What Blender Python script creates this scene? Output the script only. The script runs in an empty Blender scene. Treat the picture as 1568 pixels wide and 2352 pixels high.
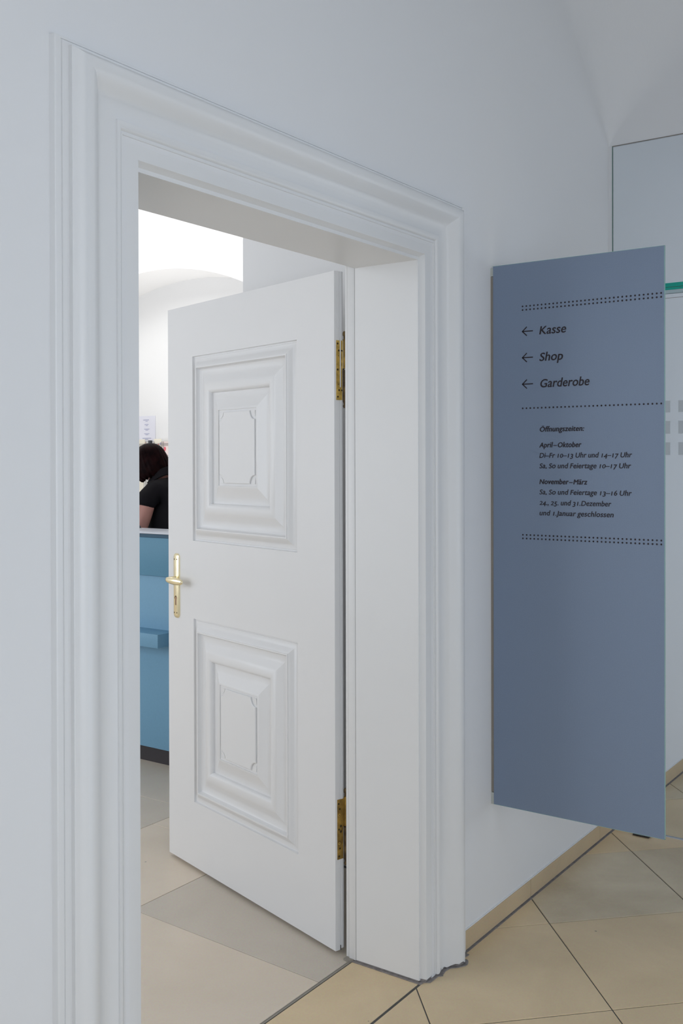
import bpy, bmesh, math, random
from mathutils import Vector, Matrix

random.seed(7)
SC = bpy.context.scene
COL = SC.collection
R = math.radians

# ------------------------------------------------------------------ camera
CAM = Vector((-2.57948, -1.53272, 1.52752))
YAW, PITCH, ROLL = 0.61091, -0.00543, -0.00235
F0 = Vector((math.cos(YAW), math.sin(YAW), 0)); R0 = Vector((math.sin(YAW), -math.cos(YAW), 0)); U0 = Vector((0, 0, 1))
F1 = F0 * math.cos(PITCH) + U0 * math.sin(PITCH); U1 = U0 * math.cos(PITCH) - F0 * math.sin(PITCH)
R2 = R0 * math.cos(ROLL) + U1 * math.sin(ROLL); U2 = U1 * math.cos(ROLL) - R0 * math.sin(ROLL)
cd = bpy.data.cameras.new('camera'); cam = bpy.data.objects.new('camera', cd); COL.objects.link(cam)
cam.matrix_world = Matrix(((R2.x, U2.x, -F1.x, CAM.x), (R2.y, U2.y, -F1.y, CAM.y), (R2.z, U2.z, -F1.z, CAM.z), (0, 0, 0, 1)))
cd.sensor_fit = 'HORIZONTAL'; cd.sensor_width = 24.0; cd.lens = 2349.58 / 1568 * 24.0
cd.shift_y = -(1176 - 1075.6) / 1568; cd.clip_start = 0.02
SC.camera = cam

# ------------------------------------------------------------------ world, lights, exposure
w = bpy.data.worlds.new('sky'); SC.world = w; w.use_nodes = True
bg = w.node_tree.nodes['Background']; bg.inputs[0].default_value = (0.72, 0.85, 1.0, 1); bg.inputs[1].default_value = 0.8
SC.view_settings.view_transform = 'Standard'; SC.view_settings.look = 'None'
SC.view_settings.gamma = 1.0; SC.view_settings.use_curve_mapping = False
SC.view_settings.exposure = 0.0

def area(name, loc, direction, sx, sy, power, color, spread=180):
    l = bpy.data.lights.new(name, 'AREA'); l.shape = 'RECTANGLE'; l.size = sx; l.size_y = sy
    l.energy = power; l.color = color; l.spread = R(spread)
    o = bpy.data.objects.new(name, l); COL.objects.link(o); o.location = loc
    o.rotation_euler = Vector(direction).to_track_quat('-Z', 'Y').to_euler(); return o
# daylight in unseen window openings of the corridor (opposite wall) and shop room, placed to suit the light
area('corridor_unseen_window_light', (-2.9, -3.25, 1.36), (0, 1, 0), 1.5, 1.7, 54, (0.80, 0.88, 1.0))
area('corridor_unseen_window_light', (0.3, -3.25, 1.36), (0, 1, 0), 1.5, 1.7, 14, (0.77, 0.86, 1.0))
area('corridor_unseen_window_light', (3.6, -3.25, 1.36), (0, 1, 0), 1.5, 1.7, 38, (0.77, 0.85, 1.0))
area('corridor_unseen_window_light', (-4.75, -1.6, 2.1), (1, 0, 0), 1.3, 1.7, 5, (0.92, 0.93, 1.0))  # added at the unseen left end to light faces turned to -X
area('shop_unseen_window_light', (-2.95, 2.6, 1.9), (1, 0, 0), 2.2, 2.2, 42, (0.92, 0.95, 1.0))
area('shop_unseen_window_light', (-2.95, 5.6, 1.9), (1, 0, 0), 2.2, 2.2, 62, (0.92, 0.95, 1.0))
area('shop_wall_fill', (2.2, 3.6, 3.85), (.55, 0.1, -1), .5, 1.2, 20, (1.0, 0.99, 0.97))  # added pair of fills from above, brightens the arched far wall
area('shop_wall_fill', (2.2, 5.6, 3.85), (.55, -.1, -1), .5, 1.2, 20, (1.0, 0.99, 0.97))
area('arch_soffit_fill', (3.60, 4.4, 0.9), (-.06, 0, 1), .2, 2.4, 14, (1.0, 0.99, 0.98), 100)  # added fill aimed upward to brighten the arch soffit

# ------------------------------------------------------------------ materials
def mat(name, col, rough=0.5, metal=0.0, var=0.0, scale=4.0, bump=0.0, bscale=60.0, col2=None, spec=0.5, coat=0.0):
    m = bpy.data.materials.new(name); m.use_nodes = True; nt = m.node_tree; N = nt.nodes; L = nt.links
    b = N['Principled BSDF']; b.inputs['Roughness'].default_value = rough; b.inputs['Metallic'].default_value = metal
    b.inputs['Specular IOR Level'].default_value = spec; b.inputs['Coat Weight'].default_value = coat
    tc = N.new('ShaderNodeTexCoord')
    if var > 0 or col2:
        no = N.new('ShaderNodeTexNoise'); no.inputs['Scale'].default_value = scale; no.inputs['Detail'].default_value = 6
        L.new(tc.outputs['Object'], no.inputs['Vector'])
        rp = N.new('ShaderNodeValToRGB'); rp.color_ramp.elements[0].position = 0.32; rp.color_ramp.elements[1].position = 0.68
        c2 = col2 or tuple(c * (1 - var) for c in col)
        rp.color_ramp.elements[0].color = (*c2, 1); rp.color_ramp.elements[1].color = (*col, 1)
        L.new(no.outputs['Fac'], rp.inputs['Fac']); L.new(rp.outputs['Color'], b.inputs['Base Color'])
    else:
        b.inputs['Base Color'].default_value = (*col, 1)
    if bump > 0:
        n2 = N.new('ShaderNodeTexNoise'); n2.inputs['Scale'].default_value = bscale; n2.inputs['Detail'].default_value = 4
        L.new(tc.outputs['Object'], n2.inputs['Vector'])
        bp = N.new('ShaderNodeBump'); bp.inputs['Strength'].default_value = bump; bp.inputs['Distance'].default_value = 0.002
        L.new(n2.outputs['Fac'], bp.inputs['Height']); L.new(bp.outputs['Normal'], b.inputs['Normal'])
    return m

def stone(name, col, col2, spots=(0.10, 0.08, 0.06), rough=0.42):
    """sandstone slab: broad cloudy patches, fine grain and a few dark specks, in world space so slabs differ"""
    m = bpy.data.materials.new(name); m.use_nodes = True; nt = m.node_tree; N = nt.nodes; L = nt.links
    b = N['Principled BSDF']; b.inputs['Roughness'].default_value = rough
    g = N.new('ShaderNodeNewGeometry')
    n1 = N.new('ShaderNodeTexNoise'); n1.inputs['Scale'].default_value = 2.6; n1.inputs['Detail'].default_value = 7; n1.inputs['Roughness'].default_value = 0.6
    n1.inputs['Distortion'].default_value = 0.4
    L.new(g.outputs['Position'], n1.inputs['Vector'])
    rp = N.new('ShaderNodeValToRGB'); rp.color_ramp.elements[0].position = 0.3; rp.color_ramp.elements[1].position = 0.7
    rp.color_ramp.elements[0].color = (*col2, 1); rp.color_ramp.elements[1].color = (*col, 1)
    L.new(n1.outputs['Fac'], rp.inputs['Fac'])
    n2 = N.new('ShaderNodeTexNoise'); n2.inputs['Scale'].default_value = 180; n2.inputs['Detail'].default_value = 3
    L.new(g.outputs['Position'], n2.inputs['Vector'])
    mx = N.new('ShaderNodeMix'); mx.data_type = 'RGBA'; mx.blend_type = 'OVERLAY'; mx.inputs['Factor'].default_value = 0.16
    L.new(rp.outputs['Color'], mx.inputs['A']); L.new(n2.outputs['Color'], mx.inputs['B'])
    vo = N.new('ShaderNodeTexVoronoi'); vo.inputs['Scale'].default_value = 7.0
    L.new(g.outputs['Position'], vo.inputs['Vector'])
    lt = N.new('ShaderNodeMath'); lt.operation = 'LESS_THAN'; lt.inputs[1].default_value = 0.028
    L.new(vo.outputs['Distance'], lt.inputs[0])
    ml = N.new('ShaderNodeMath'); ml.operation = 'MULTIPLY'; ml.inputs[1].default_value = 0.55; L.new(lt.outputs[0], ml.inputs[0])
    m2 = N.new('ShaderNodeMix'); m2.data_type = 'RGBA'; L.new(ml.outputs[0], m2.inputs['Factor'])
    L.new(mx.outputs['Result'], m2.inputs['A']); m2.inputs['B'].default_value = (*spots, 1)
    L.new(m2.outputs['Result'], b.inputs['Base Color'])
    bp = N.new('ShaderNodeBump'); bp.inputs['Strength'].default_value = 0.15; bp.inputs['Distance'].default_value = 0.001
    L.new(n2.outputs['Fac'], bp.inputs['Height']); L.new(bp.outputs['Normal'], b.inputs['Normal'])
    return m

def glass(name, tint=(0.93, 0.97, 0.97), refl=0.9):
    m = bpy.data.materials.new(name); m.use_nodes = True; nt = m.node_tree; N = nt.nodes; L = nt.links
    N.remove(N['Principled BSDF']); out = N['Material Output']
    tr = N.new('ShaderNodeBsdfTransparent'); tr.inputs[0].default_value = (*tint, 1)
    gl = N.new('ShaderNodeBsdfGlossy'); gl.inputs['Roughness'].default_value = 0.01
    fr = N.new('ShaderNodeFresnel'); fr.inputs['IOR'].default_value = 1.45
    ml = N.new('ShaderNodeMath'); ml.operation = 'MULTIPLY'; ml.inputs[1].default_value = refl; L.new(fr.outputs[0], ml.inputs[0])
    mx = N.new('ShaderNodeMixShader'); L.new(ml.outputs[0], mx.inputs[0]); L.new(tr.outputs[0], mx.inputs[1]); L.new(gl.outputs[0], mx.inputs[2])
    L.new(mx.outputs[0], out.inputs[0]); return m

M = {
 'wall': mat('white_plaster', (0.80, 0.80, 0.80), 0.75, bump=0.12, bscale=90, spec=0.25),
 'shopwall': mat('shop_white_plaster', (0.88, 0.88, 0.88), 0.8, bump=0.1, bscale=80, spec=0.2),
 'paint': mat('white_gloss_paint', (0.80, 0.80, 0.795), 0.38, var=0.015, scale=3, bump=0.05, bscale=220, spec=0.45),
 'doorpaint': mat('white_door_paint', (0.80, 0.80, 0.80), 0.33, var=0.012, scale=3, bump=0.05, bscale=150, spec=0.5),
 'mortar': mat('grey_mortar', (0.33, 0.30, 0.285), 0.95, var=0.35, scale=60, bump=0.6, bscale=300),
 'grout': mat('dark_joint', (0.12, 0.118, 0.112), 0.95, var=0.2, scale=40),
 'stone': stone('yellow_sandstone', (0.82, 0.64, 0.40), (0.69, 0.53, 0.32)),
 'stone2': stone('cloudy_sandstone', (0.78, 0.66, 0.47), (0.54, 0.43, 0.27)),
 'stonepink': stone('pinkish_sandstone', (0.80, 0.69, 0.56), (0.73, 0.62, 0.49)),
 'stonegrey': stone('grey_brown_sandstone', (0.66, 0.585, 0.49), (0.59, 0.52, 0.43)),
 'brass': mat('polished_brass', (0.93, 0.83, 0.56), 0.24, 1.0),
 'oldbrass': mat('worn_brass', (0.90, 0.64, 0.18), 0.36, 1.0, col2=(0.50, 0.34, 0.10), scale=55, bump=0.3, bscale=120),
 'oldbrass2': mat('tarnished_brass', (0.66, 0.43, 0.11), 0.45, 0.95, col2=(0.26, 0.165, 0.055), scale=38, bump=0.4, bscale=120),
 'barrel': mat('dark_worn_hinge_barrel', (0.30, 0.21, 0.10), 0.5, 0.8, col2=(0.10, 0.075, 0.055), scale=40, bump=0.5, bscale=120),
 'screw': mat('dark_screw', (0.10, 0.075, 0.035), 0.55, 0.8),
 'dark': mat('dark_void', (0.02, 0.02, 0.02), 0.9),
 'keyhole': mat('keyhole_copper', (0.45, 0.27, 0.16), 0.6, 0.3),
 'sign': mat('blue_grey_sign', (0.230, 0.292, 0.400), 0.5, var=0.05, scale=300, spec=0.35),
 'glassedge': mat('pale_green_glass_edge', (0.30, 0.50, 0.46), 0.15),
 'skirtstone': stone('skirting_sandstone', (0.62, 0.485, 0.31), (0.53, 0.41, 0.26)),
 'palegreen': mat('pale_glass_rim', (0.50, 0.62, 0.64), 0.25),
 'print': mat('dark_brown_print', (0.038, 0.032, 0.038), 0.6, spec=0.2),
 'beige': mat('dull_beige', (0.30, 0.27, 0.23), 0.6),
 'bracket': mat('off_white_bracket', (0.52, 0.54, 0.50), 0.4),
 'glass': glass('clear_glass', (0.955, 0.975, 0.985), 0.6),
 'greenglass': mat('green_laminated_glass_edge', (0.0, 0.42, 0.32), 0.2),
 'greenglass2': mat('dark_glass_interlayer', (0.03, 0.14, 0.10), 0.3),
 'frosted': mat('frosted_film', (0.68, 0.72, 0.74), 0.7),
 'blue': mat('blue_laminate', (0.120, 0.290, 0.420), 0.45, var=0.04, scale=120, spec=0.3),
 'bluelight': mat('light_blue_laminate', (0.190, 0.385, 0.550), 0.45, var=0.04, scale=120, spec=0.3),
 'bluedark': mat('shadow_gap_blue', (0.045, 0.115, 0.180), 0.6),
 'plinth': mat('dark_plinth', (0.035, 0.03, 0.035), 0.6),
 'ctop': mat('pale_countertop', (0.62, 0.65, 0.72), 0.35),
 'skin': mat('skin', (0.50, 0.245, 0.20), 0.55, var=0.12, scale=14),
 'shirt': mat('black_jersey', (0.008, 0.007, 0.009), 0.85, bump=0.2, bscale=250, spec=0.15),
 'trousers': mat('dark_trousers', (0.02, 0.022, 0.03), 0.9),
 'hair': mat('dark_brown_hair', (0.016, 0.005, 0.005), 0.5, col2=(0.004, 0.0015, 0.002), scale=30, spec=0.04),
 'paper': mat('white_paper', (0.80, 0.80, 0.88), 0.8),
 'ink': mat('pale_blue_print', (0.45, 0.46, 0.62), 0.8),
 'wire': mat('grey_wire', (0.35, 0.33, 0.33), 0.4, 0.6),
 'cream': mat('cream_card', (0.85, 0.80, 0.68), 0.7),
 'pinkcard': mat('pale_pink_card', (0.82, 0.70, 0.68), 0.7),
 'red': mat('red_print', (0.75, 0.16, 0.20), 0.7),
 'orange': mat('orange_print', (0.85, 0.38, 0.18), 0.7),
 'violet': mat('violet_print', (0.35, 0.28, 0.50), 0.7),
 'charcoal': mat('charcoal_plastic', (0.05, 0.055, 0.07), 0.5),
 'silver': mat('silver_metal', (0.75, 0.75, 0.78), 0.2, 1.0),
 'gown': mat('eyewhite', (0.7, 0.7, 0.68), 0.4),
}

# ------------------------------------------------------------------ mesh helpers
class MB:
    def __init__(s): s.v = []; s.f = []
    def add(s, vs, fs):
        o = len(s.v); s.v += [tuple(v) for v in vs]; s.f += [tuple(i + o for i in f) for f in fs]; return s
    def box(s, x0, x1, y0, y1, z0, z1):
        return s.add([(x0,y0,z0),(x1,y0,z0),(x1,y1,z0),(x0,y1,z0),(x0,y0,z1),(x1,y0,z1),(x1,y1,z1),(x0,y1,z1)],
                     [(0,3,2,1),(4,5,6,7),(0,1,5,4),(1,2,6,5),(2,3,7,6),(3,0,4,7)])
    def prism(s, poly, z0, z1, cap=True):
        n = len(poly); vs = [(x, y, z0) for x, y in poly] + [(x, y, z1) for x, y in poly]
        fs = [(i, (i+1) % n, n + (i+1) % n, n + i) for i in range(n)]
        if cap: fs += [tuple(range(n))[::-1], tuple(range(n, 2*n))]
        return s.add(vs, fs)
    def map(s, fn): s.v = [tuple(fn(*v)) for v in s.v]; return s
    def tube(s, pts, rad, n=10, cap=True):
        pts = [Vector(p) for p in pts]; rads = rad if isinstance(rad, (list, tuple)) else [rad]*len(pts)
        vs = []; 
        for i, p in enumerate(pts):
            t = (pts[min(i+1, len(pts)-1)] - pts[max(i-1, 0)]).normalized()
            a = Vector((0,0,1)) if abs(t.z) < .9 else Vector((1,0,0))
            u = t.cross(a).normalized(); v = t.cross(u)
            for k in range(n):
                an = 2*math.pi*k/n; vs.append(p + (u*math.cos(an) + v*math.sin(an))*rads[i])
        fs = [(i*n+k, i*n+(k+1) % n, (i+1)*n+(k+1) % n, (i+1)*n+k) for i in range(len(pts)-1) for k in range(n)]
        if cap: fs += [tuple(range(n))[::-1], tuple(range((len(pts)-1)*n, len(pts)*n))]
        return s.add(vs, fs)
    def build(s, name, material, parent=None, smooth=None, bevel=0.0, seg=2):
        me = bpy.data.meshes.new(name); me.from_pydata(s.v, [], s.f)
        bm = bmesh.new(); bm.from_mesh(me); bmesh.ops.recalc_face_normals(bm, faces=bm.faces)
        if bevel > 0:
            es = [e for e in bm.edges if len(e.link_faces) == 2 and e.calc_face_angle(0) > R(30)]
            bmesh.ops.bevel(bm, geom=es, offset=bevel, segments=seg, affect='EDGES', profile=0.5, clamp_overlap=True)
            smooth = smooth or 40
        bm.to_mesh(me); bm.free()
        if smooth:
            me.shade_smooth(); me.set_sharp_from_angle(angle=R(smooth))
        me.materials.append(material)
        o = bpy.data.objects.new(name, me); COL.objects.link(o)
        if parent is not None: o.parent = parent
        return o

def kind(o, k='structure'): o['kind'] = k; return o
def tag(o, label, cat, group=None):
    o['label'] = label; o['category'] = cat
    if group: o['group'] = group
    return o
def empty(name, loc=(0,0,0), rz=0.0):
    o = bpy.data.objects.new(name, None); COL.objects.link(o); o.location = loc; o.rotation_euler = (0,0,rz); o.empty_display_size = .05
    return o

W, H = 1.11072, 2.12
YW = -0.0166              # corridor face of the wall
YB = 0.250                # shop face of the wall
CEIL = 4.0
XG = 1.505                # plane of the glass partition

# ------------------------------------------------------------------ walls
def wall(name, boxes, m):
    b = MB()
    for q in boxes: b.box(*q)
    return kind(b.build(name, m))
wall('wall_front', [(-4.6, -W-.045, YW, YB, -.02, CEIL), (.045, 6.0, YW, YB, -.02, CEIL), (-W-.045, .045, YW, YB, H+.045, CEIL)], M['wall'])
# opposite corridor wall with three window openings
def wall_with_windows(name, axis, pos, thick, a0, a1, z1, wins, m):
    b = MB(); cuts = sorted(wins)
    def bx(p0, p1, q0, q1):
        if axis == 'x': b.box(p0, p1, min(pos, pos+thick), max(pos, pos+thick), q0, q1)
        else: b.box(min(pos, pos+thick), max(pos, pos+thick), p0, p1, q0, q1)
    c = a0
    for (p0, p1, q0, q1) in cuts:
        bx(c, p0, -.02, z1); bx(p0, p1, -.02, q0); bx(p0, p1, q1, z1); c = p1
    bx(c, a1, -.02, z1)
    return kind(b.build(name, m))
cw = [(-3.65, -2.15, .45, 2.27), (-.45, 1.05, .45, 2.27), (2.85, 4.35, .45, 2.27)]
wall_with_windows('wall_back', 'x', -3.05, -.3, -4.6, 6.0, CEIL, cw, M['wall'])
sw = [(1.5, 3.7, .8, 3.0), (4.5, 6.7, .8, 3.0)]
wall_with_windows('wall_shop_left', 'y', -2.8, -.3, YB, 7.5, CEIL, sw, M['shopwall'])
def window(name, axis, pos, p0, p1, q0, q1):
    b = MB(); t = .05
    for (a, c, e, f) in ((p0, p1, q0, q0+t), (p0, p1, q1-t, q1), (p0, p0+t, q0, q1), (p1-t, p1, q0, q1), ((p0+p1)/2-t/2, (p0+p1)/2+t/2, q0, q1), (p0, p1, q0+(q1-q0)*.65, q0+(q1-q0)*.65+.04)):
        if axis == 'x': b.box(a, c, pos-.03, pos+.03, e, f)
        else: b.box(pos-.03, pos+.03, a, c, e, f)
    return kind(b.build(name, M['paint']))
k = 1
for c in cw: window('window_%d' % k, 'x', -3.15, *c); k += 1
for c in sw: window('window_%d' % k, 'y', -2.88, *c); k += 1
wall_with_windows('wall_left', 'y', -4.6, -.2, -3.35, YB, CEIL, [(-2.25, -.95, 1.25, 2.95)], M['wall'])
window('window_6', 'y', -4.7, -2.25, -.95, 1.25, 2.95)  # unseen end window, added as the opening for its lamp
wall('wall_corridor_end', [(6.0, 6.2, -3.35, YB, -.02, CEIL)], M['wall'])
# wall above the glass partition: its inner corner with the front wall is sharp at the glass and rounds off upward
b = MB(); rows = []
ZG = 2.824
nz = 16; na = 12
for i in range(nz+1):
    z = ZG + (CEIL-ZG)*(i/nz)**1.3
    t = min(1, (z-ZG)/.75); r = .004 + .95*t**1.25
    rows.append([(XG - r + r*math.sin(a), YW - r + r*math.cos(a), z) for a in [math.pi/2*j/na for j in range(na+1)]] + [(XG, -3.05, z)])
n = na+2
b.add([p for row in rows for p in row], [(i*n+j, i*n+j+1, (i+1)*n+j+1, (i+1)*n+j) for i in range(nz) for j in range(n-1)])
b.box(XG+.001, XG+.014, -3.05, YW, ZG, CEIL); b.box(XG, XG+.012, -.032, YW, .066, ZG)
b.add([(XG, YW, ZG), (XG+.014, YW, ZG), (XG+.014, -3.05, ZG), (XG, -3.05, ZG)], [(0, 1, 2, 3)])
kind(b.build('wall_right', M['wall'], smooth=35))
# ceilings
kind(MB().box(-4.8, 6.2, -3.35, YB, CEIL, CEIL+.15).build('ceiling', M['wall']))
kind(MB().box(-3.1, 4.2, YB, 7.7, CEIL, CEIL+.15).build('ceiling_shop', M['shopwall']))
# shop room: short return beside the door, far wall with an arched niche, end wall
wall('wall_shop_return', [(.60, 3.4, YB, 1.18, -.02, CEIL)], M['shopwall'])
wall('wall_shop_end', [(-3.1, 4.2, 7.5, 7.7, -.02, CEIL)], M['shopwall'])
XF, XN = 3.4, 3.87
cy, cz, cr = 4.512, 0.672, 2.431
ya, yb = cy-1.75, cy+1.75
zs = cz + math.sqrt(cr*cr - 1.75**2)
b = MB(); m_ = 40
arc = [(cy + 1.75*math.sin(math.pi/2*(-1+2*i/m_)), 0) for i in range(m_+1)]
arc = [(y, cz + math.sqrt(max(0, cr*cr-(y-cy)**2))) for y, _ in arc]
vs = []; fs = []
for (y, z) in arc: vs += [(XF, y, z), (XN, y, z), (XF, y, CEIL)]
for i in range(m_):
    a = 3*i; c = a+3
    fs += [(a, c, c+1, a+1), (a, a+2, c+2, c)]
b.add(vs, fs)
b.box(XF, XN+.2, 1.18, ya, -.02, CEIL); b.box(XF, XN+.2, yb, 7.5, -.02, CEIL)
b.box(XN, XN+.2, ya, yb, -.02, CEIL)
kind(b.build('wall_shop_far', M['shopwall'], smooth=30))

# ------------------------------------------------------------------ floor
fl = kind(MB().box(-4.8, 6.2, -3.35, 7.7, -.14, -.0022).build('floor', M['grout']))
def clip(poly, a, b_, c):              # keep a*x + b*y <= c
    out = []
    for i in range(len(poly)):
        p, q = poly[i], poly[(i+1) % len(poly)]
        dp = a*p[0]+b_*p[1]-c; dq = a*q[0]+b_*q[1]-c
        if dp <= 0: out.append(p)
        if dp*dq < 0:
            t = dp/(dp-dq); out.append((p[0]+(q[0]-p[0])*t, p[1]+(q[1]-p[1])*t))
    return out
def tile(poly, m, name='floor_tile', dz=0.0, gap=.0019, top=0.0):
    ar = sum(poly[i][0]*poly[(i+1) % len(poly)][1]-poly[(i+1) % len(poly)][0]*poly[i][1] for i in range(len(poly)))/2
    if len(poly) < 3 or abs(ar) < .0015: return
    if ar < 0: poly = poly[::-1]
    src = list(poly); out = list(poly)
    for i in range(len(src)):
        p, q = src[i], src[(i+1) % len(src)]; ex, ey = q[0]-p[0], q[1]-p[1]; l = math.hypot(ex, ey)
        if l < 1e-6: continue
        nx, ny = ey/l, -ex/l
        out = clip(out, nx, ny, nx*p[0]+ny*p[1]-gap)
        if len(out) < 3: return
    # drop near-duplicate points
    cl = []
    for p in out:
        if not cl or math.hypot(p[0]-cl[-1][0], p[1]-cl[-1][1]) > .002: cl.append(p)
    if len(cl) < 3: return
    cx = sum(p[0] for p in cl)/len(cl); cy_ = sum(p[1] for p in cl)/len(cl)
    n = len(cl); z0, z1 = -.012, top+dz
    inn = [(cx+(x-cx)*(1-.0018/max(.05, math.hypot(x-cx, y-cy_))), cy_+(y-cy_)*(1-.0018/max(.05, math.hypot(x-cx, y-cy_)))) for x, y in cl]
    vs = [(x, y, z0) for x, y in cl] + [(x, y, z1-.0012) for x, y in cl] + [(x, y, z1) for x, y in inn]
    fs = [(i, (i+1) % n, n+(i+1) % n, n+i) for i in range(n)] + [(n+i, n+(i+1) % n, 2*n+(i+1) % n, 2*n+i) for i in range(n)] + [tuple(range(2*n, 3*n))]
    return MB().add(vs, fs).build(name, m, fl)
# corridor: square slabs laid diagonally. joint lines through (x0, -.02)
dA = (math.cos(R(-44.6)), math.sin(R(-44.6))); dB = (math.cos(R(-137.9)), math.sin(R(-137.9)))
AX = [1.197+.7675*k_ + (-.0) for k_ in range(-9, 7)]
BX = {-1: -.815, 0: -.042, 1: .732, 2: 1.512, 3: 2.290}
bx_ = [(-.042 + .777*k_) if k_ not in BX else BX[k_] for k_ in range(-4, 14)]
def half(x0, y0, d, side):
    nx, ny = -d[1]*side, d[0]*side
    return nx, ny, nx*x0+ny*y0
big = [(-4.6, -3.05), (6.0, -3.05), (6.0, -.006), (-4.6, -.006)]
mats_c = [M['stone'], M['stone'], M['stone2'], M['stone']]
for i in range(len(AX)-1):
    for j in range(len(bx_)-1):
        p = big
        # A lines: x increases with side; B likewise
        p = clip(p, *half(AX[i], -.004, dA, -1)) ; p = clip(p, *half(AX[i+1], -.004, dA, 1)) if p else p
        if p: p = clip(p, *half(bx_[j], -.02, dB, -1))
        if p: p = clip(p, *half(bx_[j+1], -.02, dB, 1))
        if len(p) >= 3:
            cxm = sum(q[0] for q in p)/len(p); cym = sum(q[1] for q in p)/len(p)
            if .9 < cxm < 1.35 and -.55 < cym < -.12: mm = M['stone2']
            elif cxm > 1.75: mm = M['stone2']
            else: mm = random.choice(mats_c[:2]+[M['stone2']] if cxm < -1 else [M['stone']])
            tile(p, mm, dz=random.uniform(-.0004, .0004))
# threshold slab inside the reveal
tile([(-.60, -.0005), (-.004, -.0005), (-.004, .2355), (-.60, .2355)], M['stone'])
tile([(-1.11, -.0005), (-.60, -.0005), (-.60, .2355), (-1.11, .2355)], M['stone'])
# thin metal-grey weather strip line of the threshold
kind(MB().box(-1.11, .0, .2375, .2445, -.008, -.0008).build('threshold_strip', M['beige'], fl), 'structure')
# shop floor
def sq(x0, x1, y0, y1, m): tile([(x0, y0), (x1, y0), (x1, y1), (x0, y1)], m, gap=.0012)
def xl(y): return -.128 - .0405*(1.06-y)                   # the joint left of the grey slab leans a little
tile([(xl(.246), .246), (.58, .246), (.58, 1.057), (xl(1.057), 1.057)], M['stonegrey'], gap=.0012)
tile([(-.95, .246), (xl(.246), .246), (xl(1.057), 1.057), (-.93, 1.057)], M['stonepink'], gap=.0012)
sq(-1.75, -.95, .246, 1.057, M['stonepink']); sq(-2.78, -1.75, .246, 1.057, M['stonepink'])
for (y0, y1, x0, ms) in ((1.057, 1.605, -.6, ['stonepink', 'stone', 'stonepink']), (1.605, 2.42, -.35, ['stonegrey', 'stonegrey', 'stonegrey'])):
    xs = [-2.78, x0-.8, x0, x0+.55*2.0 if y0 < 1.5 else x0+1.08, 3.39]
    for q in range(4): sq(xs[q], xs[q+1], y0, y1, M[ms[q % 3]] if q != 2 else M['stonepink' if y0 < 1.5 else 'stonegrey'])
for r_ in range(6):
    y0 = 2.42+.85*r_; y1 = min(7.49, y0+.85)
    for q in range(8):
        x0 = -2.78+.8*q - .25*(r_ % 2); x1 = min(3.39, x0+.8); x0 = max(x0, -2.78)
        if x1 > x0: sq(x0, x1, y0, y1, M[random.choice(['stonegrey', 'stonepink'])])

# ------------------------------------------------------------------ baseboard of corridor
bb = kind(MB().box(.236, 6.0, YW-.0015, YW+.002, .0, .0645).build('baseboard_front', M['mortar']))
xs = [.236, .7305, 1.390, 2.05, 2.71, 3.37, 4.03, 4.69, 5.35, 6.0]
for a, c in zip(xs[:-1], xs[1:]):
    MB().box(a+.0012, c-.0012, YW-.0042, YW-.001, .0045, .0645).build('skirting_tile', M['skirtstone'], bb, bevel=.0006, seg=1)
xs = [-4.6, -3.9, -3.2, -2.5, -1.9, -1.352]
for a, c in zip(xs[:-1], xs[1:]):
    MB().box(a+.0012, c-.0012, YW-.0042, YW-.001, .0045, .0645).build('skirting_tile', M['skirtstone'], bb, bevel=.0006, seg=1)
# plaster edge above the skirting
kind(MB().box(.236, 6.0, YW-.0032, YW, .0650, .0685).build('plaster_edge', M['wall'], bb), 'structure')
mb_ = MB().box(.19, 6.0, YW-.0105, YW+.001, -.006, .0010); mb_.build('mortar_joint', M['mortar'], bb)

# ------------------------------------------------------------------ door surround (architrave, lining, stops)
PROF = [ # u (away from the opening), v (proud of the wall), uh (height above the opening on the head)
 (0, 0, .0005), (.0055, -.0003, .0088), (.0062, .002, .0095), (.0095, .0065, .0125), (.0125, .0125, .0155), (.0138, .0166, .0172),
 (.0150, .0170, .0182), (.0580, .0160, .0560), (.0588, .0198, .0568), (.0628, .0202, .0608), (.0634, .0178, .0614), (.0650, .0182, .0640),
 (.0660, .0225, .0660), (.0690, .0258, .0695), (.0730, .0272, .0745), (.0788, .0272, .0800), (.0793, .0228, .0806), (.0860, .0212, .0855),
 (.1000, .0200, .0980), (.1120, .0208, .1070), (.1230, .0245, .1160), (.1330, .0320, .1255), (.1430, .0418, .1350), (.1530, .0500, .1440),
 (.1620, .0540, .1530), (.1690, .0556, .1595), (.1740, .0557, .1640), (.1800, .0548, .1680), (.1860, .0526, .1715), (.1915, .0493, .1745), (.1960, .0453, .1772),
 (.1990, .0408, .1792), (.2000, .0398, .1800), (.2015, .0396, .1808), (.2015, .0300, .1812), (.2160, .0300, .1885), (.2168, .0275, .1890), (.2192, .0275, .1902), (.2200, .0300, .1907),
 (.2310, .0300, .1945), (.2330, .0285, .1955), (.2360, .0140, .1960)]
n = len(PROF); vs = []
def zb(u): return .0085 + .003*math.sin(u*90) + .0025*math.sin(u*230+1)
for (u, v, uh) in PROF: vs.append((-W-u, -v, zb(u)))
for (u, v, uh) in PROF: vs.append((-W-u, -v, H+uh))
for (u, v, uh) in PROF: vs.append((u, -v, H+uh))
for (u, v, uh) in PROF: vs.append((u, -v, zb(u)))
trim = []
b = MB().add(vs, [(s_*n+i, s_*n+i+1, (s_+1)*n+i+1, (s_+1)*n+i) for s_ in range(3) for i in range(n-1)])
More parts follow.
